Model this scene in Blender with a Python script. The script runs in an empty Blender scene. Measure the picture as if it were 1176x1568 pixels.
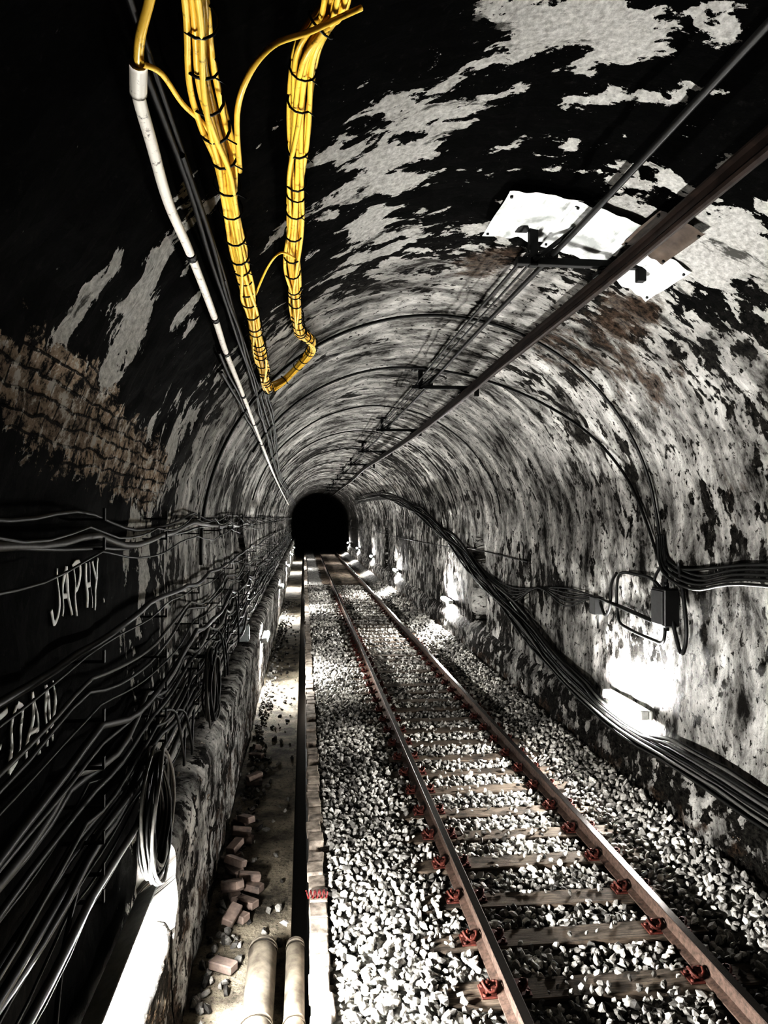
import bpy, math, random
import numpy as np
from mathutils import Vector, noise, Matrix
S=bpy.context.scene
random.seed(7); rng=np.random.default_rng(7)
# ------------------------------------------------------------ tunnel section
CX,R,ZS=1.35,2.4,2.7
XL,XR=CX-R,CX+R
ZB=-0.6
L1=ZS-ZB; L2=math.pi*R; LT=2*L1+L2
def sA(deg): return L1+R*math.radians(180-deg)
def P(Y,s,d=0):
    if s<L1: return (XL+d,Y,ZB+s)
    if s<L1+L2:
        a=math.pi-(s-L1)/R
        return (CX+(R-d)*math.cos(a),Y,ZS+(R-d)*math.sin(a))
    return (XR-d,Y,ZS-(s-L1-L2))
def sst(x,a,b):
    t=max(0,min(1,(x-a)/(b-a))); return t*t*(3-2*t)
# ------------------------------------------------------------ mesh builder
class MB:
    def __init__(s): s.v=[];s.f=[];s.m=[];s.sm=[]
    def add(s,v,f,mi=0,sm=False):
        o=len(s.v); s.v+=[tuple(p) for p in v]; s.f+=[tuple(i+o for i in q) for q in f]
        s.m+=[mi]*len(f); s.sm+=[sm]*len(f)
    def box(s,x0,x1,y0,y1,z0,z1,mi=0,b=0,M=None):
        if b<=0:
            v=[Vector((x,y,z)) for x in(x0,x1) for y in(y0,y1) for z in(z0,z1)]
            f=[(0,1,3,2),(4,6,7,5),(0,4,5,1),(2,3,7,6),(0,2,6,4),(1,5,7,3)]
        else:
            v=[]
            c=Vector(((x0+x1)/2,(y0+y1)/2,(z0+z1)/2)); h=Vector(((x1-x0)/2,(y1-y0)/2,(z1-z0)/2))
            idx={}
            for sx in(-1,1):
                for sy in(-1,1):
                    for sz in(-1,1):
                        for k in range(3):
                            e=[h[i]-(b if i!=k else 0) for i in range(3)]
                            idx[(sx,sy,sz,k)]=len(v)
                            v.append(c+Vector((sx*e[0],sy*e[1],sz*e[2])))
            f=[]
            for k in range(3):
                for sg in(-1,1):
                    o=[i for i in range(3) if i!=k]
                    q=[]
                    for a,bb in((-1,-1),(1,-1),(1,1),(-1,1)):
                        t=[0,0,0];t[k]=sg;t[o[0]]=a;t[o[1]]=bb
                        q.append(idx[(t[0],t[1],t[2],k)])
                    f.append(q)
            for k in range(3):
                o=[i for i in range(3) if i!=k]
                for a in(-1,1):
                    for bb in(-1,1):
                        A=[0,0,0];A[k]=-1;A[o[0]]=a;A[o[1]]=bb
                        B=[0,0,0];B[k]=1;B[o[0]]=a;B[o[1]]=bb
                        f.append([idx[(*A,o[0])],idx[(*B,o[0])],idx[(*B,o[1])],idx[(*A,o[1])]])
            for sx in(-1,1):
                for sy in(-1,1):
                    for sz in(-1,1): f.append([idx[(sx,sy,sz,k)] for k in range(3)])
        if M is not None: v=[M@p for p in v]
        s.add(v,f,mi)
    def tube(s,pts,r,n=6,mi=0,closed=False,caps=True):
        pts=[Vector(p) for p in pts]; N=len(pts); v=[];f=[]
        up=None
        for i in range(N):
            if closed: t=pts[(i+1)%N]-pts[i-1]
            else: t=pts[min(i+1,N-1)]-pts[max(i-1,0)]
            if t.length<1e-9: t=Vector((0,1,0))
            t.normalize()
            if up is None:
                up=Vector((0,0,1)) if abs(t.z)<.9 else Vector((1,0,0))
            up=(up-t*up.dot(t)); up.normalize(); w=t.cross(up)
            rr=r[i] if isinstance(r,(list,tuple)) else r
            for j in range(n):
                a=2*math.pi*j/n
                v.append(pts[i]+up*(rr*math.cos(a))+w*(rr*math.sin(a)))
        M=N if closed else N-1
        for i in range(M):
            k=(i+1)%N
            for j in range(n):
                l=(j+1)%n
                f.append((i*n+j,i*n+l,k*n+l,k*n+j))
        if caps and not closed:
            f.append(tuple(range(n)));f.append(tuple((N-1)*n+j for j in reversed(range(n))))
        s.add(v,f,mi,True)
    def prism(s,prof,path,mi=0):
        n=len(prof);v=[];f=[]
        for p in path:
            for q in prof: v.append((p[0]+q[0],p[1],p[2]+q[1]))
        for i in range(len(path)-1):
            for j in range(n):
                l=(j+1)%n; f.append((i*n+j,i*n+l,(i+1)*n+l,(i+1)*n+j))
        f.append(tuple(range(n)));f.append(tuple((len(path)-1)*n+j for j in reversed(range(n))))
        s.add(v,f,mi)
    def obj(s,name,mats,parent=None):
        me=bpy.data.meshes.new(name); me.from_pydata(s.v,[],s.f)
        for m in mats: me.materials.append(m)
        me.polygons.foreach_set('material_index',s.m); me.polygons.foreach_set('use_smooth',s.sm)
        me.update()
        o=bpy.data.objects.new(name,me); S.collection.objects.link(o)
        if parent: o.parent=parent
        return o
def crom(pts,k=6):
    out=[];n=len(pts)
    for i in range(n-1):
        p0=pts[max(i-1,0)];p1=pts[i];p2=pts[i+1];p3=pts[min(i+2,n-1)]
        for j in range(k):
            t=j/k
            out.append(tuple(.5*((2*b)+(-a+c)*t+(2*a-5*b+4*c-d)*t*t+(-a+3*b-3*c+d)*t**3) for a,b,c,d in zip(p0,p1,p2,p3)))
    out.append(tuple(pts[-1])); return out
# ------------------------------------------------------------ materials
def newmat(n):
    m=bpy.data.materials.new(n);m.use_nodes=True
    nt=m.node_tree; b=nt.nodes['Principled BSDF']
    return m,nt,b
class G:
    def __init__(s,nt): s.nt=nt
    def n(s,t,**k):
        x=s.nt.nodes.new(t)
        for a,b in k.items(): setattr(x,a,b)
        return x
    def l(s,a,b): s.nt.links.new(a,b)
    def val(s,sock,v):
        if isinstance(v,(int,float,tuple)): sock.default_value=v
        else: s.l(v,sock)
    def math(s,op,a,b=0,c=None,clamp=False):
        x=s.n('ShaderNodeMath',operation=op,use_clamp=clamp)
        s.val(x.inputs[0],a);s.val(x.inputs[1],b)
        if c is not None:s.val(x.inputs[2],c)
        return x.outputs[0]
    def noise(s,vec,scale,det=4,rough=.5,dist=0):
        x=s.n('ShaderNodeTexNoise'); s.val(x.inputs['Scale'],scale);s.val(x.inputs['Detail'],det);s.val(x.inputs['Roughness'],rough);s.val(x.inputs['Distortion'],dist)
        if vec is not None: s.l(vec,x.inputs['Vector'])
        return x.outputs[0]
    def mapv(s,vec,sc,loc=(0,0,0),rot=(0,0,0)):
        x=s.n('ShaderNodeMapping'); x.inputs['Scale'].default_value=sc;x.inputs['Location'].default_value=loc;x.inputs['Rotation'].default_value=rot
        s.l(vec,x.inputs['Vector']);return x.outputs[0]
    def mr(s,v,a,b,c=0,d=1,smooth=False):
        x=s.n('ShaderNodeMapRange'); 
        if smooth: x.interpolation_type='SMOOTHSTEP'
        s.val(x.inputs[0],v)
        for i,q in enumerate((a,b,c,d)): s.val(x.inputs[i+1],q)
        return x.outputs[0]
    def mix(s,f,a,b):
        x=s.n('ShaderNodeMix',data_type='RGBA'); s.val(x.inputs[0],f)
        s.val(x.inputs[6],(*a,1) if isinstance(a,tuple) else a); s.val(x.inputs[7],(*b,1) if isinstance(b,tuple) else b)
        return x.outputs[2]
    def attr(s,name):
        x=s.n('ShaderNodeAttribute',attribute_name=name); return x.outputs['Fac']
    def bump(s,h,st,dist,nrm=None):
        x=s.n('ShaderNodeBump'); x.inputs['Strength'].default_value=st;x.inputs['Distance'].default_value=dist
        s.l(h,x.inputs['Height'])
        if nrm is not None:s.l(nrm,x.inputs['Normal'])
        return x.outputs[0]
def plain(name,c,rough=.6,metal=0,var=.3,scale=20,bump=.2,c2=None):
    m,nt,b=newmat(name);g=G(nt)
    tc=g.n('ShaderNodeTexCoord').outputs['Object']
    n=g.noise(tc,scale,5,.6)
    f=g.mr(n,.3,.7)
    c2=c2 or tuple(x*(1-var) for x in c)
    g.l(g.mix(f,c2,c),b.inputs['Base Color'])
    b.inputs['Roughness'].default_value=rough;b.inputs['Metallic'].default_value=metal
    if bump:g.l(g.bump(n,bump,.01),b.inputs['Normal'])
    return m
def emit(name,e):
    m,nt,b=newmat(name)
    b.inputs['Base Color'].default_value=(1,1,1,1)
    b.inputs['Emission Color'].default_value=(1,.99,.965,1);b.inputs['Emission Strength'].default_value=e
    return m
# tunnel lining: soot-black masonry with peeling limewash and exposed brick
def lining():
    m,nt,b=newmat('peeling_tunnel_lining');g=G(nt)
    uv=g.n('ShaderNodeUVMap').outputs[0]
    p=g.attr('paint');gr=g.attr('grime');br=g.attr('brick');ru=g.attr('rust')
    n1=g.noise(g.mapv(uv,(1,.58,1)),5.2,11,.60,.12)
    n0=g.noise(g.mapv(uv,(1,.6,1),(11,2,0)),1.5,3,.5)
    nf=g.noise(g.mapv(uv,(1,.72,1),(5,3,0)),17,8,.74)
    nn=g.math('ADD',g.math('MULTIPLY',n1,.68),g.math('MULTIPLY',n0,.32))
    nn=g.math('ADD',nn,g.math('MULTIPLY',g.math('SUBTRACT',nf,.5),g.mr(gr,0,1,.20,.12)))
    thr=g.mr(p,0,1,.68,.32)
    dif=g.math('SUBTRACT',nn,thr)
    mask=g.math('MULTIPLY_ADD',dif,g.mr(gr,0,1,190,60),.5,clamp=True)
    fl=g.mr(nf,.40,.43)
    flk=g.math('MAXIMUM',fl,g.math('SUBTRACT',1,g.math('ADD',gr,.10),clamp=True))
    mask2=g.math('MULTIPLY',mask,flk)
    ch=g.mr(g.math('ADD',nf,g.math('MULTIPLY',p,.16)),.700,.712)
    mask2=g.math('MAXIMUM',mask2,ch)
    # paint colour
    ns=g.noise(g.mapv(uv,(1,.42,1),(2,9,0)),2.6,10,.72,.3)
    st=g.mr(ns,.38,.64)
    dirty=g.mix(st,(.022,.020,.018),(.80,.785,.75))
    nc=g.noise(uv,30,6,.7)
    clean=g.mix(g.mr(nc,.35,.65),(.52,.51,.48),(.90,.885,.85))
    clean=g.mix(g.mr(ns,.38,.42),(.17,.165,.155),clean)
    pc=g.mix(gr,clean,dirty)
    # soot
    nk=g.noise(uv,14,10,.80)
    sootd=g.mix(g.mr(nk,.56,.70),(.0015,.0015,.0015),(.034,.033,.031))
    sootm=g.mix(g.mr(nk,.42,.70),(.004,.0037,.0033),(.10,.094,.085))
    soot=g.mix(gr,sootd,sootm)
    # brick
    wob=g.n('ShaderNodeTexNoise');wob.inputs['Scale'].default_value=5;wob.inputs['Detail'].default_value=5;g.l(uv,wob.inputs['Vector'])
    vm=g.n('ShaderNodeVectorMath',operation='MULTIPLY_ADD');g.l(wob.outputs['Color'],vm.inputs[0]);vm.inputs[1].default_value=(.10,.075,0);g.l(uv,vm.inputs[2])
    bt=g.n('ShaderNodeTexBrick'); g.l(vm.outputs[0],bt.inputs['Vector'])
    bt.inputs['Scale'].default_value=1;bt.inputs['Brick Width'].default_value=.20;bt.inputs['Row Height'].default_value=.068
    bt.inputs['Mortar Size'].default_value=.008;bt.inputs['Mortar Smooth'].default_value=.6
    bt.inputs['Color1'].default_value=(.60,.49,.38,1);bt.inputs['Color2'].default_value=(.33,.265,.21,1);bt.inputs['Mortar'].default_value=(.05,.042,.035,1)
    nb=g.noise(g.mapv(uv,(1,1,1),(8,1,0)),6.0,9,.72)
    bm=g.mr(g.math('ADD',nb,g.math('MULTIPLY',br,.5)),.73,.75)
    q=g.noise(uv,8,9,.76)
    bc=g.mix(g.mr(q,.50,.57),bt.outputs['Color'],(.010,.009,.008))
    bc=g.mix(g.mr(q,.465,.43),bc,(.78,.75,.70))
    c=g.mix(mask2,soot,pc)
    c=g.mix(bm,c,bc)
    rm=g.mr(g.math('ADD',g.noise(g.mapv(uv,(1,.6,1),(1,4,0)),3.5,8,.7),g.math('MULTIPLY',ru,.5)),.70,.80)
    rcol=g.mix(g.mr(nf,.4,.6),(.012,.009,.007),(.17,.125,.095))
    c=g.mix(g.math('MULTIPLY',rm,.85),c,rcol)
    g.l(c,b.inputs['Base Color'])
    g.l(g.mr(mask2,0,1,.6,.85),b.inputs['Roughness'])
    g.l(g.mr(mask2,0,1,.08,.2),b.inputs['Specular IOR Level'])
    h=g.math('ADD',g.math('MULTIPLY',mask2,.22),g.math('MULTIPLY',nk,1.1))
    h=g.math('ADD',h,g.math('MULTIPLY',g.math('MULTIPLY',bt.outputs['Fac'],-.6),bm))
    h=g.math('ADD',h,g.math('MULTIPLY',ns,1.0))
    h=g.math('ADD',h,g.math('MULTIPLY',nf,.6))
    g.l(g.bump(h,1,.045),b.inputs['Normal'])
    return m
M_L=lining()
# ------------------------------------------------------------ shell
def rad(y,a,y0,a0,ry,ra): return math.exp(-(((y-y0)/ry)**2+((a-a0)/ra)**2))
PB=[(3.0,94,.16,8,.65),(3.62,107,.14,6,.34),(3.9,111,.10,4,.3),(4.23,112,.20,5,.3),(4.05,88,.2,7,.3),(4.15,74,.25,7,.36),(4.45,56,.45,9,.45),(5.2,112,.35,6,.3),(3.5,84,.12,5,.16),
    (3.35,152,.24,8,.58),(3.2,145,.13,6,.48),(4.1,146,.2,4,.42),(2.8,150,.10,4,.3),(4.9,62,.5,8,.3),(3.4,128,.5,8,-.2),(2.4,110,.4,24,-.35),(2.4,130,.5,20,-.35),(2.6,70,.4,20,-.15),(5.3,92,.3,10,.2),
    (4.6,170,.14,9,.5),(2.7,157,.15,5,.35),(5.0,178,.18,6,.5),(5.3,160,.25,8,.3),(3.85,100,.25,5,-.15),(4.6,100,.25,9,-.12)]
def attrs(y,s):
    al=180-math.degrees((s-L1)/R)
    z=P(y,min(max(s,0),LT))[2]
    mid=sst(y,4.8,7.2)
    p=.345+.365*mid
    g=.05+.95*sst(y,4.8,6.8)
    if al>120:
        w=sst(al,120,135)
        near=1-sst(y,3.6,5.4)
        p-=near*w*.08
        p-=near*sst(al,164,169)*.22
        if z<1.9 and y>4.7: p+=near*.2*sst(1.9-z,0,.6)
        if z<2.0 and y<4.3: p-=.3  # extra bare soot here paints in the shade beside the near lamp
    if al<55:
        w=1-sst(al,35,55); near=1-sst(y,5.5,8)
        p+=near*w*.18; g=g+(1-g)*w
    p+=.26*noise.noise(Vector((y*.4,al*.025,3.3)))+.08*noise.noise(Vector((y*1.2,5,1)))*sst(y,9,13)
    p-=.14*sst(y,12,24); p-=.35*sst(y,36,60)  # last term paints the light dying out down the tunnel as less limewash
    if al<20: p-=.06*sst(y,11,14)
    for b in PB:
        if abs(y-b[0])<1.5: p+=b[4]*rad(y,al,*b[:4])
    br=.0
    br+=1.0*rad(y,al,2.9,162,.8,5.2)+.95*rad(y,al,4.1,165,.7,5.2)+.8*rad(y,al,5.0,167,.5,6)
    ru=.8*rad(y,al,5.95,86,.45,8)+.75*rad(y,al,5.9,56,.6,9)+.55*rad(y,al,7.4,58,1,14)+.5*rad(y,al,6.6,40,.6,8)+.35*rad(y,al,6.2,15,.5,12)
    if z<.6: ru+=.38*sst(.6-z,0,.2)
    return p,g,min(br,1),min(ru,1)
def disp(y,s):
    v=Vector((y,s,0))
    d=.035*noise.noise(v*.9)+.024*noise.noise(v*3.1+Vector((5,5,5)))+.016*noise.noise(v*8)
    t=(y/1.25+.4*noise.noise(Vector((y*.5,s*.25,9))))%1; d+=.022*(math.exp(-((t-.5)/.07)**2))*sst(y,5.5,7)*(.4+abs(noise.noise(Vector((s*.8,y*.6,2))))*2)
    z=P(y,s)[2]
    if s<L1+1.0:
        for y0 in(12.6,27,41):
            if abs(y-y0)<.55 and .95<z<3.0-(abs(y-y0)/.55)**2*.4: d+=-.35
    if s>LT-L1-.3:
        for y0 in(15.6,33.5):
            if abs(y-y0)<.5 and .6<z<2.6-(abs(y-y0)/.5)**2*.4: d+=-.35
    return d
ys=list(np.arange(-4,1.5,.25))+list(np.arange(1.5,13,.055))+list(np.arange(13,35,.14))+list(np.arange(35,121,.7))
def shell(name,s0,s1):
    n=max(2,int((s1-s0)/.055)); ss=[s0+(s1-s0)*j/n for j in range(n+1)]
    V=[];A=[[],[],[],[]];UV=[]
    for y in ys:
        for s in ss:
            V.append(P(y,s,disp(y,s))); a=attrs(y,s); UV.append((y,s))
            for k in range(4):A[k].append(a[k])
    F=[]
    for i in range(len(ys)-1):
        for j in range(n):
            a=i*(n+1)+j; F.append((a,a+1,a+n+2,a+n+1))
    me=bpy.data.meshes.new(name);me.from_pydata(V,[],F)
    for nm,arr in zip(('paint','grime','brick','rust'),A):
        me.attributes.new(nm,'FLOAT','POINT').data.foreach_set('value',arr)
    uvl=me.uv_layers.new(name='UVMap'); li=np.empty(len(me.loops),dtype=np.int32); me.loops.foreach_get('vertex_index',li)
    uvl.data.foreach_set('uv',np.array(UV,dtype=np.float32)[li].ravel())
    me.polygons.foreach_set('use_smooth',[True]*len(F))
    me.materials.append(M_L); o=bpy.data.objects.new(name,me);S.collection.objects.link(o);return o
shell('wall_left',0,L1); shell('ceiling',L1,L1+L2); shell('wall_right',L1+L2,LT)
def rough_strip(name,pts2,y0,y1,dy,mat,amp=.02,paint=.5,seg=.06,brick=.3,uoff=0):
    prof=[]
    for (a,b) in zip(pts2[:-1],pts2[1:]):
        L=math.hypot(b[0]-a[0],b[1]-a[1]);n=max(1,int(L/seg))
        for j in range(n): prof.append((a[0]+(b[0]-a[0])*j/n,a[1]+(b[1]-a[1])*j/n))
    prof.append(pts2[-1]);n=len(prof)
    yy=[];y=y0
    while y<y1: yy.append(y); y+=dy if y<14 else dy*4
    yy.append(y1)
    V=[];UV=[];A=[[],[],[],[]]
    for y in yy:
        t=0
        for j,q in enumerate(prof):
            if j:t+=math.hypot(q[0]-prof[j-1][0],q[1]-prof[j-1][1])
            d=noise.noise(Vector((y*1.5,q[0]*2,q[1]*2)))*amp*1.5+noise.noise(Vector((y*9,q[0]*9,q[1]*9)))*amp
            V.append((q[0]+d,y,q[1]+d*.6)); UV.append((y,t*1.6+uoff))
            for k,x in enumerate((paint+.15*noise.noise(Vector((y*.5,7,q[1]))),1,brick,.42 if q[1]<.25 else .15)):A[k].append(x)
    F=[(i*n+j,i*n+j+1,(i+1)*n+j+1,(i+1)*n+j) for i in range(len(yy)-1) for j in range(n-1)]
    F.append(tuple(range(n)));F.append(tuple((len(yy)-1)*n+j for j in range(n)))
    me=bpy.data.meshes.new(name);me.from_pydata(V,[],F)
    for nm,arr in zip(('paint','grime','brick','rust'),A):
        me.attributes.new(nm,'FLOAT','POINT').data.foreach_set('value',arr)
    uvl=me.uv_layers.new(name='UVMap'); li=np.empty(len(me.loops),dtype=np.int32); me.loops.foreach_get('vertex_index',li)
    uvl.data.foreach_set('uv',np.array(UV,dtype=np.float32)[li].ravel())
    me.polygons.foreach_set('use_smooth',[True]*len(F))
    me.materials.append(mat);o=bpy.data.objects.new(name,me);S.collection.objects.link(o);return o
rough_strip('wall_footing_left',[(-1.14,.98),(-1.0,1.0),(-.86,.97),(-.80,.9),(-.82,-.5)],4.85,120,.07,M_L,paint=.58,brick=.24)
rough_strip('wall_footing_left',[(-1.14,.42),(-1.0,.45),(-.86,.43),(-.82,.36),(-.82,-.5)],-4,4.85,.07,M_L,paint=.42,brick=.35)
rough_strip('wall_footing_right',[(3.84,.74),(3.76,.66),(3.68,.56),(3.64,.44),(3.58,-.3)],-4,120,.07,M_L,.028,paint=.48,brick=.15,uoff=3)
# ------------------------------------------------------------ floor & ballast
m_bal,nt,b=newmat('ballast_bed');g=G(nt)
ob=g.n('ShaderNodeTexCoord').outputs['Object']
vo=g.n('ShaderNodeTexVoronoi');vo.inputs['Scale'].default_value=16;g.l(ob,vo.inputs['Vector'])
sep=g.n('ShaderNodeSeparateColor');g.l(vo.outputs['Color'],sep.inputs[0])
g.l(g.mix(sep.outputs[0],(.01,.01,.01),(.28,.272,.255)),b.inputs['Base Color'])
b.inputs['Roughness'].default_value=.85
h=g.math('ADD',g.math('MULTIPLY',vo.outputs['Distance'],-1),g.math('MULTIPLY',sep.outputs[1],.8))
g.l(g.bump(h,1,.05),b.inputs['Normal'])
def lvl(x,y):
    z=-.178
    z+=.04*(1-sst(x,.75,1.1))
    z+=.26*sst(x,2.95,3.6)
    z+=.03*noise.noise(Vector((x*1.6,y*1.6,0)))
    return z
def grid(name,x0,x1,dx,y0,y1,dy,fn,mat):
    xs=np.arange(x0,x1+1e-6,dx);yy=list(np.arange(y0,min(y1,20),dy))+list(np.arange(20,y1+.01,.25)) if y1>20 else list(np.arange(y0,y1+1e-6,dy))
    V=[(x,y,fn(x,y)) for y in yy for x in xs];n=len(xs)
    F=[(i*n+j,i*n+j+1,(i+1)*n+j+1,(i+1)*n+j) for i in range(len(yy)-1) for j in range(n-1)]
    me=bpy.data.meshes.new(name);me.from_pydata(V,[],F);me.materials.append(mat)
    me.polygons.foreach_set('use_smooth',[True]*len(F))
    o=bpy.data.objects.new(name,me);S.collection.objects.link(o);return o
grid('floor',.16,3.70,.0803,-4,120,.1,lambda x,y:lvl(x,y)-.03,m_bal)
m_st,nt,b=newmat('granite_ballast');g=G(nt)
t=g.attr('tone');tc=g.n('ShaderNodeTexCoord').outputs['Object']
n=g.noise(tc,60,4,.6)
c=g.mix(t,(.012,.011,.010),(.74,.72,.68)); c=g.mix(g.mr(n,.4,.7,0,.5),c,(.045,.040,.035))
g.l(c,b.inputs['Base Color']);b.inputs['Roughness'].default_value=.7
g.l(g.bump(n,.5,.006),b.inputs['Normal'])
import bmesh
bm=bmesh.new();bmesh.ops.create_icosphere(bm,subdivisions=1,radius=1)
ico=np.array([v.co[:] for v in bm.verts]);icf=np.array([[v.index for v in f.verts] for f in bm.faces]);bm.free()
variants=[]
for k in range(14):
    q=ico*(1+rng.uniform(-.38,.32,(12,1)))
    q=q*np.array([1.1,rng.uniform(.55,.95),rng.uniform(.45,.8)]); variants.append(q)
def stones(name,pos,size,mat,tones):
    n=len(pos)
    ax=rng.normal(size=(n,4));ax/=np.linalg.norm(ax,axis=1)[:,None]
    w,x,y,z=ax.T
    Rm=np.stack([1-2*(y*y+z*z),2*(x*y-z*w),2*(x*z+y*w),2*(x*y+z*w),1-2*(x*x+z*z),2*(y*z-x*w),2*(x*z-y*w),2*(y*z+x*w),1-2*(x*x+y*y)],1).reshape(n,3,3)
    vi=rng.integers(0,14,n);base=np.array(variants)[vi]
    V=np.einsum('nij,nkj->nki',Rm,base)*size[:,None,None]+pos[:,None,:]
    F=(icf[None]+(np.arange(n)*12)[:,None,None]).reshape(-1,3)
    me=bpy.data.meshes.new(name);me.vertices.add(n*12);me.vertices.foreach_set('co',V.ravel())
    me.loops.add(F.size);me.loops.foreach_set('vertex_index',F.ravel().astype(np.int32))
    me.polygons.add(len(F));me.polygons.foreach_set('loop_start',np.arange(0,F.size,3,dtype=np.int32));me.polygons.foreach_set('loop_total',np.full(len(F),3,dtype=np.int32))
    me.update();me.validate()
    me.polygons.foreach_set('use_smooth',[False]*len(me.polygons))
    me.attributes.new('tone','FLOAT','POINT').data.foreach_set('value',np.repeat(tones,12))
    me.materials.append(mat);o=bpy.data.objects.new(name,me);S.collection.objects.link(o);return o
SLY0,SLD=3.62,.6
pos=[];siz=[]
def scatter(y0,y1,cell,r0,r1):
    for y in np.arange(y0,y1,cell):
        for x in np.arange(.24,3.56,cell):
            xx=x+random.uniform(-.5,.5)*cell;yy=y+random.uniform(-.5,.5)*cell
            r=random.uniform(r0,r1); z=lvl(xx,yy)+random.uniform(-.015,.034)
            ph=((yy-SLY0+SLD/2)%SLD)-SLD/2
            on=abs(ph)<.12+r*.3
            if abs(xx-1.33)<.1 or abs(xx-2.765)<.1: continue
            if on and .95<xx<3.1:
                inside=1.4<xx<2.7
                if random.random()>(.18 if inside else .45): continue
                z=-.13+r*.2
                if inside:r*=.75
            if on: 
                if (abs(xx-1.33)<.22 or abs(xx-2.765)<.22): continue
            pos.append((xx,yy,z));siz.append(r)
scatter(3.2,16,.053,.020,.043)
scatter(16,34,.085,.036,.06)
N=len(pos)
tn=np.clip(rng.normal(.52,.28,N),0.03,1)
pp=np.array(pos)
dn=np.array([noise.noise(Vector((a[0]*1.1,a[1]*.8,4))) for a in pos]); tn=np.clip(tn*(1+1.1*dn),.02,1)
stones('ballast_stones',pp,np.array(siz),m_st,tn)
# ------------------------------------------------------------ rails, sleepers, fastenings
m_rail,nt,b=newmat('rusty_rail_steel');g=G(nt)
geo=g.n('ShaderNodeNewGeometry');sx=g.n('ShaderNodeSeparateXYZ');g.l(geo.outputs['Position'],sx.inputs[0])
top=g.mr(sx.outputs[2],-.004,-.001)
nn=g.noise(geo.outputs['Position'],25,6,.7)
g.l(g.mix(top,g.mix(g.mr(nn,.3,.7),(.03,.021,.018),(.13,.092,.074)),(.09,.082,.078)),b.inputs['Base Color'])
g.l(g.mr(top,0,1,.75,.25),b.inputs['Roughness']);g.l(g.mr(top,0,1,.1,.9),b.inputs['Metallic'])
g.l(g.bump(nn,.3,.004),b.inputs['Normal'])
prof=[(-.065,-.15),(.065,-.15),(.065,-.138),(.012,-.12),(.008,-.05),(.034,-.036),(.036,-.008),(.028,0),(-.028,0),(-.036,-.008),(-.034,-.036),(-.008,-.05),(-.012,-.12),(-.065,-.138)]
for x in(1.33,2.765):
    mb=MB();mb.prism(prof,[(x,y,0) for y in(-4,20,60,120)]);mb.obj('rail',[m_rail])
m_sl,nt,b=newmat('weathered_timber');g=G(nt)
tc=g.n('ShaderNodeTexCoord').outputs['Object']
w=g.noise(g.mapv(tc,(1.5,22,22)),3,6,.7);w2=g.noise(tc,3,5,.7)
c=g.mix(g.mr(w,.3,.7),(.02,.016,.013),(.21,.17,.135));c=g.mix(g.mr(w2,.48,.62,0,.8),c,(.02,.017,.015))
g.l(c,b.inputs['Base Color']);b.inputs['Roughness'].default_value=.85
g.l(g.bump(w,.8,.012),b.inputs['Normal'])
mb=MB()
for i in range(-8,100):
    y=SLY0+i*SLD+random.uniform(-.02,.02); M=Matrix.Translation((0,y,0))@Matrix.Rotation(random.uniform(-.018,.018),4,'Z')
    mb.box(.92+random.uniform(-.07,.07),3.2,-.115,.115,-.3,-.151,0,.01,M)
mb.obj('railway_sleepers',[m_sl])
m_red=plain('red_oxide_iron',(.15,.05,.038),.65,.2,.5,30,.3,(.04,.018,.015))
mb=MB()
for i in range(-2,45):
    y=SLY0+i*SLD
    for x in(1.33,2.765):
        mb.box(x-.17,x+.17,y-.075,y+.075,-.150,-.138,0,.004)
        for sg in(-1,1):
            mb.box(x+sg*.085-.022,x+sg*.085+.022,y-.05,y+.05,-.14,-.10,0,.006)
            if i<26:
                mb.tube([(x+sg*.12,y,-.14),(x+sg*.12,y,-.065)],.011,6,0)
                mb.tube([(x+sg*.12,y,-.115),(x+sg*.12,y,-.09)],.024,6,0)
                lp=[(x+sg*(.10+.05*math.cos(a)),y+.055*math.sin(a),-.10+.018*math.cos(a*2)) for a in [k*math.pi*2/10 for k in range(10)]]
                mb.tube(lp,.010,5,0,closed=True)
                for q in(-.05,.05): mb.tube([(x+sg*.145,y+q,-.14),(x+sg*.145,y+q,-.118)],.016,6,0)
mb.obj('rail_fastenings',[m_red])
# ------------------------------------------------------------ brick kerb, channel, walkway
m_kerb=plain('kerb_brick',(.42,.37,.32),.85,0,.6,9,.6,(.08,.068,.06))
mb=MB();y=-1
while y<60:
    L=random.uniform(.2,.24) if y<20 else .5
    if random.random()>.07:
        t=Matrix.Translation((.115+random.uniform(-.014,.014),y+L/2,-.14+random.uniform(-.016,.012)))@Matrix.Rotation(random.uniform(-.07,.07),4,'Z')@Matrix.Rotation(random.uniform(-.05,.05),4,'Y')
        mb.box(-.07,.07,-L/2+.005,L/2-.005,-.045,.045,0,.008,t)
    y+=L
mb.box(.05,.18,-4,120,-.75,-.186,0)
mb.obj('brick_kerb',[m_kerb])
m_walk,nt,b=newmat('dusty_concrete');g=G(nt)
tc=g.n('ShaderNodeTexCoord').outputs['Object'];n=g.noise(tc,2.2,8,.7);n2=g.noise(tc,30,5,.7)
c=g.mix(g.mr(n,.38,.62),(.035,.030,.023),(.28,.25,.20));c=g.mix(g.mr(n2,.55,.7),c,(.02,.018,.016))
g.l(c,b.inputs['Base Color']);b.inputs['Roughness'].default_value=.85
g.l(g.bump(g.math('ADD',n,n2),.8,.03),b.inputs['Normal'])
grid('walkway_floor',-.86,-.10,.076,-4,120,.1,lambda x,y:-.40+.02*noise.noise(Vector((x*3,y*3,1)))+.012*noise.noise(Vector((x*9,y*9,1))),m_walk)
mb=MB();mb.box(-.135,-.10,-4,120,-.75,-.365,0);mb.box(-.10,.05,-4,120,-.75,-.60,1)
mb.obj('drainage_channel',[m_walk,plain('channel_silt',(.02,.018,.016),.4)])
m_bk=plain('old_brick',(.24,.19,.165),.85,0,.6,9,.5,(.07,.06,.055))
mb=MB()
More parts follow.
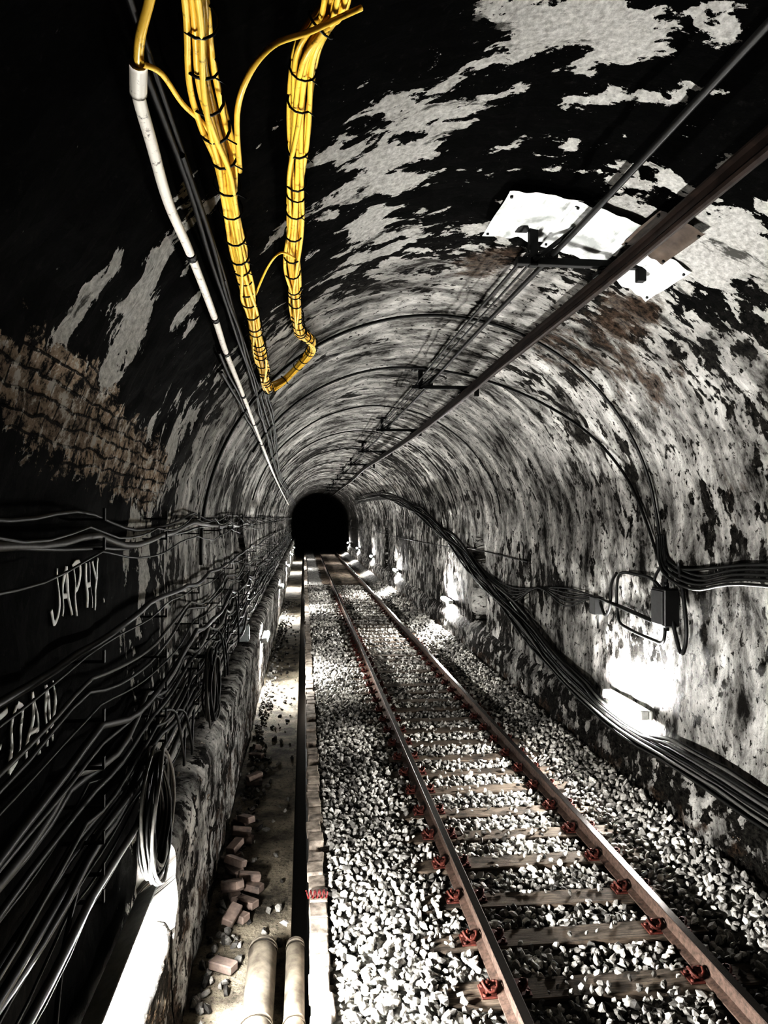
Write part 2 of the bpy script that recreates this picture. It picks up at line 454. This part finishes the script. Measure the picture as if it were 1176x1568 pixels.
for (x,y,n) in((-.70,8.2,2),(-.66,7.9,3),(-.70,7.5,2),(-.68,7.0,3),(-.66,6.65,3),(-.52,6.9,2),(-.60,6.3,2),(-.50,6.45,1),(-.62,5.55,1),(-.66,9.4,2),(-.68,10.6,2)):
    for k in range(n):
        t=Matrix.Translation((x+random.uniform(-.02,.06),y+random.uniform(-.1,.1),-.345+k*.07))@Matrix.Rotation(random.uniform(0,3),4,'Z')@Matrix.Rotation(random.uniform(-.3,.3)*(k>0),4,'X')@Matrix.Rotation(random.uniform(-.3,.3)*(k>0),4,'Y')
        mb.box(-.1,.1,-.05,.05,-.033,.033,0,.008,t)
mb.obj('loose_bricks',[m_bk])
ps=[];sz=[]
for i in range(1100):
    y=random.uniform(3.4,30);e=abs(random.gauss(0,.13))
    x=-.76+e if random.random()<.8 else random.uniform(-.7,-.15)
    if x>-.15:continue
    r=random.uniform(.01,.045);ps.append((x,y,-.39+r*.4));sz.append(r)
stones('rubble_debris',np.array(ps),np.array(sz),m_st,np.clip(rng.normal(.22,.15,len(ps)),0,1))
m_pipe=plain('grey_pipe',(.19,.17,.14),.5,.3,.5,7,.15,(.04,.035,.03))
mb=MB()
def hollow(mb,x,z,r,y0,y1,n=20):
    mb.tube([(x,y0,z),(x,y1,z)],r,n,0,caps=False)
    mb.tube([(x,y1,z),(x,y0,z)],r*.9,n,0,caps=False)
    v=[(x+q*math.cos(a),y1,z+q*math.sin(a)) for q in(r,r*.9) for a in [2*math.pi*k/n for k in range(n)]]
    mb.add(v,[(k,(k+1)%n,n+(k+1)%n,n+k) for k in range(n)])
    for yy in (y1-.06,y1-.9): mb.tube([(x,yy-.02,z),(x,yy+.02,z)],r*1.06,n,0)
hollow(mb,-.30,-.27,.105,-3,5.7);mb.obj('drain_pipe',[m_pipe])
mb=MB();hollow(mb,-.06,-.29,.07,-3,5.75);mb.obj('drain_pipe',[m_pipe])
m_redp=plain('red_plastic',(.16,.03,.03),.5)
mb=MB();mb.tube([(.02+k*.004,6.05+.03*math.sin(k*.7),-.06+.03*math.cos(k*.7)) for k in range(45)],.006,5);mb.obj('red_coil_spring',[m_redp])
# ------------------------------------------------------------ lamps
M_E=emit('lamp_diffuser_glow',560);M_E2=emit('lamp_diffuser_glow_strong',1150);m_h=plain('lamp_housing',(.5,.5,.48),.5)
def lamp(x,y,z,sg,L=1.1,r=.045,trough=0,me=None):
    mb=MB()
    mb.box(min(x,x+sg*.03),max(x,x+sg*.03),y-L/2-.05,y+L/2+.05,z-.05,z+.05,0,.008)
    for q in(-1,1): mb.box(min(x+sg*.03,x+sg*.12),max(x+sg*.03,x+sg*.12),y+q*L/2-.02,y+q*L/2+.02,z-.05,z+.05,0,.01)
    mb.tube([(x+sg*(.035+r),y-L/2+.02,z),(x+sg*(.035+r),y+L/2-.02,z)],r,12,1)
    if trough:
        # trough added to block lamp light from the near wall: back, wings, end plate
        w=trough; y0,y1=y-L/2-.06,y+L/2+.06
        pr=[(x-.0,z-.07),(x-.0,z+.07),(x+sg*.125,z+w),(x+sg*.13,z+w-.004),(x+sg*.006,z+.066),(x+sg*.006,z-.066),(x+sg*.07,z-w+.02),(x+sg*.065,z-w+.016)]
        v=[(a,yy,b_) for yy in(y0,y1) for a,b_ in pr];n=len(pr)
        mb.add(v,[(j,(j+1)%n,n+(j+1)%n,n+j) for j in range(n)]+[tuple(range(n)),tuple(n+j for j in reversed(range(n)))],0)
        mb.box(min(x,x+sg*.14),max(x,x+sg*.14),y0-.006,y0,z-.08,z+w*.95,0)
    mb.obj('fluorescent_tunnel_lamp',[m_h,me or M_E])
for i in range(0,6): lamp(3.70,8.08+10.55*i,.88,-1,1.0)  # farthest lamp of the row added to carry light deeper in
lamp(-1.0,4.0,.64,1,1.15,.055,.15,M_E2)
for i in range(1,6): lamp(-.79,4.0+10.4*i,.70,1,.9)
# ------------------------------------------------------------ cables
m_blk=plain('black_cable_rubber',(.008,.008,.0075),.5,0,.4,30,.05)
m_gry=plain('grey_cable_sheath',(.09,.088,.083),.55,0,.4,30,.05)
m_coil_lit=plain('lit_grey_coil_sheath',(.17,.165,.155),.5,0,.4,30,.05)  # lighter copy of the grey sheath, lamp light on the coil painted in
m_yel,nt,b=newmat('yellow_cable_sheath');g=G(nt)
tc=g.n('ShaderNodeTexCoord').outputs['Object']
g.l(g.mix(g.mr(g.noise(tc,30,5,.7),.58,.72),(.86,.60,.13),(.18,.12,.03)),b.inputs['Base Color']);b.inputs['Roughness'].default_value=.36
def spath(pts,d=.05,k=6): return [P(y,s,d) for y,s in crom(pts,k)]
def ybundle(mb,pts,n=10,rad_=.038,r=.0105,d=.09,tie=.22):
    path=crom(pts,8)
    offs=[]
    for i in range(n):
        if i<3: rr,a=rad_*.3,i*2.1
        else: rr,a=rad_,2*math.pi*(i-3)/(n-3)
        offs.append((rr,a,random.uniform(0,6),random.uniform(2.5,5)))
    for rr,a,ph,fq in offs:
        q=[]
        L=0
        for i,(y,s) in enumerate(path):
            if i:L+=math.hypot(y-path[i-1][0],s-path[i-1][1])
            tw=a+.9*math.sin(L*1.7+ph)+L*.35; r2=rr*(1+.35*math.sin(L*fq+ph))
            q.append(P(y,s+r2*math.cos(tw),d+r2*math.sin(tw)))
        mb.tube(q,r,6,0)
    L=0;nx=.1
    for i in range(1,len(path)):
        L+=math.hypot(path[i][0]-path[i-1][0],path[i][1]-path[i-1][1])
        if L>nx:
            nx+=tie*random.uniform(.5,1.4)
            y,s=path[i];dy=path[i][0]-path[i-1][0];ds=path[i][1]-path[i-1][1];l=math.hypot(dy,ds)
            sk=random.uniform(-.25,.25)
            ux,uy=-ds/l,dy/l; R_=rad_*1.05+r+.003
            q=[]
            for k in range(12):
                a=2*math.pi*k/12; q.append(P(y+ux*R_*math.cos(a)+sk*R_*math.cos(a),s+uy*R_*math.cos(a),d+R_*math.sin(a)))
            mb.tube(q,.0048,4,1,closed=True)
            if random.random()<.5: mb.tube([P(y,s+.0,d+R_),P(y+.02,s+.02,d+R_+.03)],.003,4,1)
yA=[(.8,5.25),(1.5,5.22),(1.94,5.20),(2.22,5.16),(2.50,5.16),(2.77,5.17),(3.11,5.15),(3.69,5.13),(4.43,5.12),(5.58,5.11),(6.62,5.08),(7.39,5.09)]
yB=[(1.0,5.75),(1.8,5.74),(2.33,5.70),(2.40,5.66),(2.52,5.58),(2.89,5.55),(3.36,5.53),(3.86,5.51),(4.50,5.48),(5.40,5.50),(6.26,5.54),(6.9,5.67),(7.3,5.63),(7.68,5.34),(7.45,5.12)]
mb=MB();ybundle(mb,yA);mb.tube(spath([(2.34,5.76),(2.31,5.56),(2.25,5.40),(2.3,5.29),(2.45,5.22),(2.8,5.19)],.15),.010,8,0)
mb.tube(spath([(2.0,4.98),(2.1,5.03),(2.3,5.07),(2.5,5.13),(2.7,5.16)],.08),.008,8,0)
mb.tube(spath([(4.35,5.16),(4.1,5.28),(4.05,5.38),(4.3,5.48)],.12),.007,6,0)
mb.obj('yellow_cable_bundle',[m_yel,m_blk])
mb=MB();ybundle(mb,yB,10,.035);mb.obj('yellow_cable_bundle',[m_yel,m_blk])
m_wp,nt,b=newmat('dirty_white_conduit');g=G(nt)
tc=g.n('ShaderNodeTexCoord').outputs['Object']
g.l(g.mix(g.mr(g.noise(tc,22,6,.75),.57,.68),(.74,.71,.65),(.07,.058,.05)),b.inputs['Base Color']);b.inputs['Roughness'].default_value=.5
pw=[(2.03,4.985),(2.13,4.95),(2.37,4.93),(2.78,4.90),(3.32,4.90),(4.30,4.88),(5.09,4.85),(6.72,4.82),(10.48,4.74),(19.49,4.57),(39.5,4.3)]
mb=MB();mb.tube(spath(pw,.055,8),.019,10,0)
mb.tube(spath([(2.03,4.985),(2.13,4.95)],.055),.025,10,0)
for yy,ss in((3.32,4.9),(4.3,4.88),(5.09,4.85),(6.72,4.82),(8.5,4.785),(10.48,4.74)):
    mb.tube([P(yy-.03,ss,.055),P(yy+.03,ss,.055)],.024,10,1)
mb.tube(spath([(.9,5.3),(1.5,5.2),(1.8,5.12),(1.95,5.02),(2.03,4.985)],.055),.014,8,2)
mb.obj('white_conduit_pipe',[m_wp,m_blk,m_yel])
mb=MB()
for i,(s0,s1,y0) in enumerate(((5.05,4.72,.8),(5.0,4.68,2.0),(5.02,4.64,2.6),(5.04,4.78,4),(5.1,4.70,7.4),(5.06,4.66,7.4),(4.80,4.6,5),(4.76,4.58,5.4))):
    pts=[];y=y0
    while y<60:
        f=sst(y,y0,22);pts.append((y,s0+(s1-s0)*f+random.uniform(-.015,.015)));y+=.8 if y<14 else 3
    mb.tube(spath(pts,.035+.008*(i%3),4),.011,6,i%3==2 and i>3)
mb.obj('haunch_cables',[m_blk,m_gry])
# left wall rack of cables
mb=MB()
zs=[3.03,2.99,2.95,2.90,2.86,2.46,2.40,2.26,2.2,2.14,2.05,2.0,1.93,1.86,1.80,1.76,1.70,1.66,1.60,1.56,1.50,1.46,1.42,1.38,1.34]
for i,z in enumerate(zs):
    sag=random.uniform(.02,.14);r=random.choice([.006,.010,.013,.018]);off=random.uniform(.05,.15);sp=random.choice([1.5,3.0,3.0]);ph=.4+random.uniform(-.2,.2)
    if 2.3<z<2.5: sag=.03
    pts=[];y=1.0
    while y<60:
        t=(y-ph)/sp%1
        wob=.08*noise.noise(Vector((y*.33,i*.37,0)))+.035*noise.noise(Vector((y*1.1,i*3.1,0)))
        pts.append((XL+off+.03*noise.noise(Vector((y*.8,i*5.3,2))),y,z+wob-sag*4*t*(1-t)))
        y+=.25 if y<15 else 1.5
    mb.tube(pts,r,6,1 if i%5==2 else 0)
for k in range(22):
    y=1.9+1.5*k
    for z in zs[::3]: mb.box(XL-.03,XL+.17,y-.010,y+.010,z-.045,z-.035,0);mb.box(XL+.165,XL+.175,y-.010,y+.010,z-.045,z+.01,0)
for (y,z0,z1) in((2.6,1.5,.9),(5.6,1.7,1.15),(6.0,1.6,1.1),(8.5,1.8,1.2),(8.8,1.7,1.15),(10.3,2.0,1.3)):
    mb.tube(crom([(XL+.10,y-.5,z0),(XL+.15,y-.2,z0-.1),(XL+.17,y,z1+.1),(XL+.15,y+.15,z1),(XL+.13,y+.4,z0-.15),(XL+.1,y+.9,z0+.05)],5),.010,6,0)
mb.obj('wall_cable_rack',[m_blk,m_gry])
def coil(name,y,z,ry,rz,n,mats):
    mb=MB()
    for i in range(n):
        oy,oz=random.uniform(-.03,.03),random.uniform(-.04,.03);f=random.uniform(.8,1.08);x=XL+.17+random.uniform(0,.09)
        q=[(x+.01*math.sin(3*a+i),y+oy+ry*f*math.cos(a)*(1-.15*math.sin(a)),z+oz+rz*f*math.sin(a)) for a in [2*math.pi*k/28 for k in range(28)]]
        mb.tube(q,.010,6,i%2,closed=True)
    mb.box(XL-.03,XL+.26,y-.015,y+.015,z+rz*.8,z+rz*.8+.03,0)
    mb.obj(name,mats)
coil('hanging_cable_coil',4.40,1.30,.27,.34,16,[m_blk,m_coil_lit])
coil('hanging_cable_coil',6.9,1.46,.28,.32,12,[m_blk,m_gry])
# hoop cables across the vault
mb=MB()
pts=[(7.4,sA(a)) for a in range(184,0,-8)]+[(7.3,sA(-3)),(6.9,sA(-5)),(6.4,sA(-4)),(5.6,sA(-2)),(4,sA(-1)),(1,sA(0))]
mb.tube(spath(pts,.05,4),.017,6,0)
for k in range(4): mb.tube(spath([(7.3-.0*k,sA(3)),(7.2,sA(-3-k)),(6.6,sA(-6-k)),(5.8,sA(-3.2-k)),(4,sA(-2-k)),(1,sA(-1))],.05+.02*k,5),.016,6,0)
mb.obj('vault_hoop_cable',[m_blk])
mb=MB()
pts=[(10.1,sA(150)),(10.1,sA(130)),(10.1,sA(116)),(10.05,sA(98)),(9.95,sA(80)),(9.5,sA(62)),(8.93,sA(47)),(8.35,sA(33)),(7.95,sA(20)),(7.7,sA(8)),(7.45,sA(-2)),(7.25,sA(-8)),(7.2,sA(-14))]
mb.tube(spath(pts,.05,5),.016,6,0);mb.obj('vault_hoop_cable',[m_blk])
for yy in(13.5,17.5,22,27,33):
    mb=MB();mb.tube(spath([(yy+random.uniform(-.1,.1),sA(a)) for a in range(165,8,-12)],.05,3),.014,5,0);mb.obj('vault_hoop_cable',[m_blk])
# right wall bundle
mb=MB()
base=[(1,.74),(3,.74),(5.0,.72),(6.5,.72),(8.0,.68),(9.2,.78),(10.6,1.0),(12.5,1.4),(15,1.85),(17,2.3),(19.4,2.7),(24,3.4),(31,4.0),(45,4.1)]
def zs2(z):
    if z<=ZS: return L1+L2+(ZS-z)
    return L1+R*(math.pi-math.asin(min(1,(z-ZS)/R)))
for i in range(18):
    jz=random.uniform(-.13,.09);d=random.uniform(.06,.18)
    if jz<-.02: d=random.uniform(.15,.24)
    pts=[]
    for j,(y,z) in enumerate(crom(base,3)):
        lo=.08*(1-sst(abs(y-8.08),.6,1.0))*(jz>0)
        pts.append((y,z+jz-lo+random.uniform(-.012,.012)+.06*math.sin(y*1.3+i)*sst(y,9,12),d+.01*random.random()))
    mb.tube([P(y,zs2(z),dd) for y,z,dd in pts],random.choice([.011,.015,.019]),6,i%4==1)
mb.obj('wall_cable_bundle',[m_blk,m_gry])
mb=MB()
for i in range(5):
    pts=[(16,2.15+.02*i),(14.5,1.85),(12.8,1.75-.06*i),(11.2,1.9),(10,2.0-.06*i),(9.0,1.98),(8.3,1.96),(7.4,1.9)]
    mb.tube([P(y,zs2(z),.06+.015*i) for y,z in crom(pts,4)],.013,6,0)
pts=[(60,2.2),(40,2.25),(30,2.2),(20,2.22),(16,2.3),(12,2.25)]
mb.tube([P(y,zs2(z),.04) for y,z in crom(pts,4)],.01,6,0)
mb.obj('wall_cable_drop',[m_blk])
m_box=plain('dark_junction_box_metal',(.02,.02,.02),.5,.3)
mb=MB()
mb.box(XR-.18,XR-.02,7.02,7.30,1.90,2.28,0,.012);mb.box(XR-.195,XR-.18,7.04,7.28,1.92,2.26,0,.004)
for zq in(2.30,1.88): mb.tube([(XR-.09,7.16,zq-.03),(XR-.09,7.16,zq+.03)],.028,8,0)
def rt(pts,r=.012): mb.tube([P(y,zs2(z),d) for y,z,d in crom(pts,5)],r,6,0)
rt([(7.16,2.2,.09),(7.2,2.5,.07),(7.3,2.72,.05)],.018)
rt([(7.16,1.92,.10),(7.25,1.72,.08),(7.5,1.70,.07),(8.1,1.73,.07),(8.35,1.8,.07),(8.4,2.1,.07),(8.3,2.34,.07),(7.8,2.36,.07),(7.5,2.34,.07),(7.25,2.24,.08)],.018)
rt([(6.95,2.55,.07),(6.85,2.2,.07),(6.8,1.85,.07),(6.9,1.66,.07),(7.0,1.85,.08),(7.05,2.0,.09)],.022)
rt([(7.3,2.5,.07),(7.45,2.35,.07),(7.4,2.2,.07),(7.28,2.15,.09)],.016)
rt([(8.9,1.95,.07),(8.75,1.8,.07),(8.6,1.9,.07),(8.55,2.2,.07),(8.4,2.34,.07)],.018)
mb.obj('junction_box',[m_box])
mb=MB();mb.box(XR-.14,XR-.02,8.9,9.08,1.78,2.0,0,.01);mb.tube([P(8.97,zs2(1.8),.07),P(8.97,zs2(1.6),.07)],.012,6);mb.obj('junction_box',[m_box])
m_gb=plain('grey_box_enamel',(.42,.45,.45),.4)
mb=MB();mb.box(XL+.03,XL+.18,11.9,12.1,1.02,1.28,0,.012);mb.box(XL+.18,XL+.19,11.92,12.08,1.04,1.26,0,.003);mb.tube([(XL+.1,12,1.28),(XL+.1,12,1.5)],.012,6);mb.obj('switch_box',[m_gb])
# ------------------------------------------------------------ overhead conductor
m_con=plain('conductor_bar',(.045,.033,.028),.4,.5,.6,8,.1,(.014,.011,.010))
mb=MB()
cpath=crom([(2.02,-1,4.69),(2.05,1,4.69),(2.09,3.3,4.69),(2.14,5.1,4.69),(2.17,8,4.69),(2.22,10.2,4.69),(2.27,15,4.69),(2.2,20,4.69),(2.1,26,4.69),(2.2,33,4.69),(2.2,45,4.69),(2.2,70,4.69)],3)
pf=[(-.042,.05),(.042,.05),(.042,.038),(.012,.032),(.012,-.01),(.028,-.03),(.022,-.048),(.008,-.058),(-.008,-.058),(-.022,-.048),(-.028,-.03),(-.012,-.01),(-.012,.032),(-.042,.038)]
mb.prism(pf,cpath);mb.obj('overhead_conductor_rail',[m_con])
def cx(y):
    for a,b_ in zip(cpath[:-1],cpath[1:]):
        if a[1]<=y<=b_[1]: return a[0]+(b_[0]-a[0])*(y-a[1])/(b_[1]-a[1])
    return 2.2
m_steel=plain('painted_black_steel',(.012,.012,.012),.55,.3)
for y in [0.0,5.1]+[10.2+5.1*k for k in range(9)]:
    mb=MB();c=cx(y)
    mb.box(1.59,1.65,y-.03,y+.03,4.78,5.08,0,.004)
    mb.box(1.50,1.74,y-.07,y+.07,5.045,5.07,0,.003)
    xe=2.45
    mb.box(1.50,xe,y-.03,y+.03,4.79,4.84,0,.004)
    mb.box(xe-.06,xe,y-.03,y+.03,4.70,4.84,0,.004)
    mb.tube([(c,y,4.80),(c,y,4.742)],.03,10,0);mb.tube([(c,y,4.785),(c,y,4.775)],.045,10,0)
    mb.box(c-.06,c+.06,y-.05,y+.05,4.741,4.755,0,.003)
    for q in(-.055,.055): mb.box(c+q-.008,c+q+.008,y-.05,y+.05,4.725,4.755,0)
    mb.tube([(1.62,y-.03,4.82),(1.9,y-.28,5.01)],.018,6,0)
    mb.box(1.72,1.79,y-.04,y+.04,4.84,4.90,0)
    mb.obj('conductor_rail_bracket',[m_steel])
mb=MB()
mb.tube([(1.755,y,4.87+.01*math.sin(y)) for y in np.arange(-2,60,.8)],.020,6,0)
mb.tube([(1.56,y,4.86+.01*math.sin(y)) for y in np.arange(5,60,.8)],.012,6,0)
mb.tube([(1.64,y,4.86+.01*math.sin(y)) for y in np.arange(5,60,.8)],.009,6,0)
mb.obj('feeder_wires',[m_blk])
m_sh,nt,b=newmat('galvanised_sheet');g=G(nt)
tc=g.n('ShaderNodeTexCoord').outputs['Object'];n=g.noise(tc,5,6,.65);n3=g.noise(g.mapv(tc,(6,1,6)),3,6,.7)
c=g.mix(g.mr(n,.4,.62),(.34,.35,.34),(.72,.73,.72));c=g.mix(g.mr(n3,.56,.66,0,.5),c,(.12,.12,.115))
g.l(c,b.inputs['Base Color']);b.inputs['Metallic'].default_value=.1;b.inputs['Roughness'].default_value=.4
m_rs=plain('rusted_sheet',(.09,.07,.055),.7,.2,.6,6,.2,(.03,.022,.018))
mb=MB()
def sheet(a0,a1,y0,y1,skew,mi,dd=.07):
    na,ny=18,12;v=[]
    for i in range(na+1):
        for j in range(ny+1):
            a=a0+(a1-a0)*i/na;t=j/ny
            d=dd+.018*noise.noise(Vector((i*.3+a0,j*.25,1)))+.008*math.sin(i*1.1)*(t-.5)
            v.append(P(y0+(y1-y0)*t+skew*(i/na),sA(a),d))
    mb.add(v,[(i*(ny+1)+j,i*(ny+1)+j+1,(i+1)*(ny+1)+j+1,(i+1)*(ny+1)+j) for i in range(na) for j in range(ny)],mi,True)
    for i in(1,na-1):
        for j in(1,ny-1):
            p=Vector(v[i*(ny+1)+j]);c0=Vector((CX,p.y,ZS));dr=(c0-p).normalized();mb.tube([p,p+dr*.012],.010,8,2)
sheet(91.5,79.5,4.52,5.26,.02,0,.05);sheet(80.5,68.5,4.54,5.30,.03,0,.06);sheet(69.5,61.5,4.3,4.85,.0,1,.075);sheet(67,57,4.75,5.42,.03,0,.055)
mb.obj('ceiling_drip_sheet',[m_sh,m_rs,m_steel])
# ------------------------------------------------------------ graffiti
m_gf=plain('white_spray_paint',(.95,.95,.93),.7,0,.05)
def strokes(name,L,y0,z0,w,h,adv,r,slant=.15):
    mb=MB()
    for i,ch in enumerate(L):
        for st in ch:
            q=[]
            st2=crom(st,4) if len(st)>2 else crom([st[0],((st[0][0]+st[1][0])/2,(st[0][1]+st[1][1])/2),st[1]],4)
            for (u,v_) in st2:
                yy=y0+i*adv+(u+slant*v_)*w;zz=z0+v_*h
                q.append((XL+.012,yy,zz))
            mb.tube(q,r,6)
    mb.v=[(XL+.009+disp(y,z-ZB)+(x-XL-.012)*.15,y,z) for x,y,z in mb.v]
    mb.obj(name,[m_gf])
J=[[(.6,1),(.6,.5),(.55,.05),(.3,-.08),(.05,.2)]];A_=[[(0,0),(.35,1)],[(.35,1),(.7,-.05)],[(.12,.4),(.6,.38)]]
P_=[[(.1,-.1),(.1,1)],[(.0,.95),(.5,1.05),(.65,.75),(.4,.5),(.1,.45)]];H=[[(.05,0),(.1,1)],[(.6,-.05),(.65,1)],[(.08,.5),(.62,.5)]]
Y_=[[(.1,1),(.35,.55)],[(.7,1.05),(.35,.5),(.2,-.15)]];DOT=[[(.1,0),(.16,.02)]]
E_=[[(.6,1),(.1,.95)],[(.1,.95),(.05,0)],[(.05,0),(.6,.03)],[(.08,.5),(.5,.5)]];D_=[[(.1,0),(.1,1)],[(.1,1),(.6,.8),(.65,.3),(.1,0)]];N_=[[(.1,0),(.12,1)],[(.12,1),(.6,0)],[(.6,0),(.65,1)]]
strokes('wall_graffiti',[J,A_,P_,H,Y_,DOT],3.2,2.57,.155,.21,.145,.014)
strokes('wall_graffiti',[E_,D_,A_,N_],2.62,2.08,.16,.24,.155,.013)
# ------------------------------------------------------------ camera, world
w=bpy.data.worlds.new('world');S.world=w;w.use_nodes=True;w.node_tree.nodes['Background'].inputs[0].default_value=(0,0,0,1)
cam=bpy.data.cameras.new('camera');co=bpy.data.objects.new('camera',cam);S.collection.objects.link(co)
cam.sensor_fit='VERTICAL';cam.sensor_height=36;cam.sensor_width=24;cam.lens=26;cam.clip_start=.02
co.location=(0,0,3);co.rotation_euler=(math.pi/2+math.radians(.4),0,-math.radians(6.2))
S.camera=co
S.view_settings.view_transform='Standard'
try: S.view_settings.look='Very High Contrast'
except Exception as e: print(e)
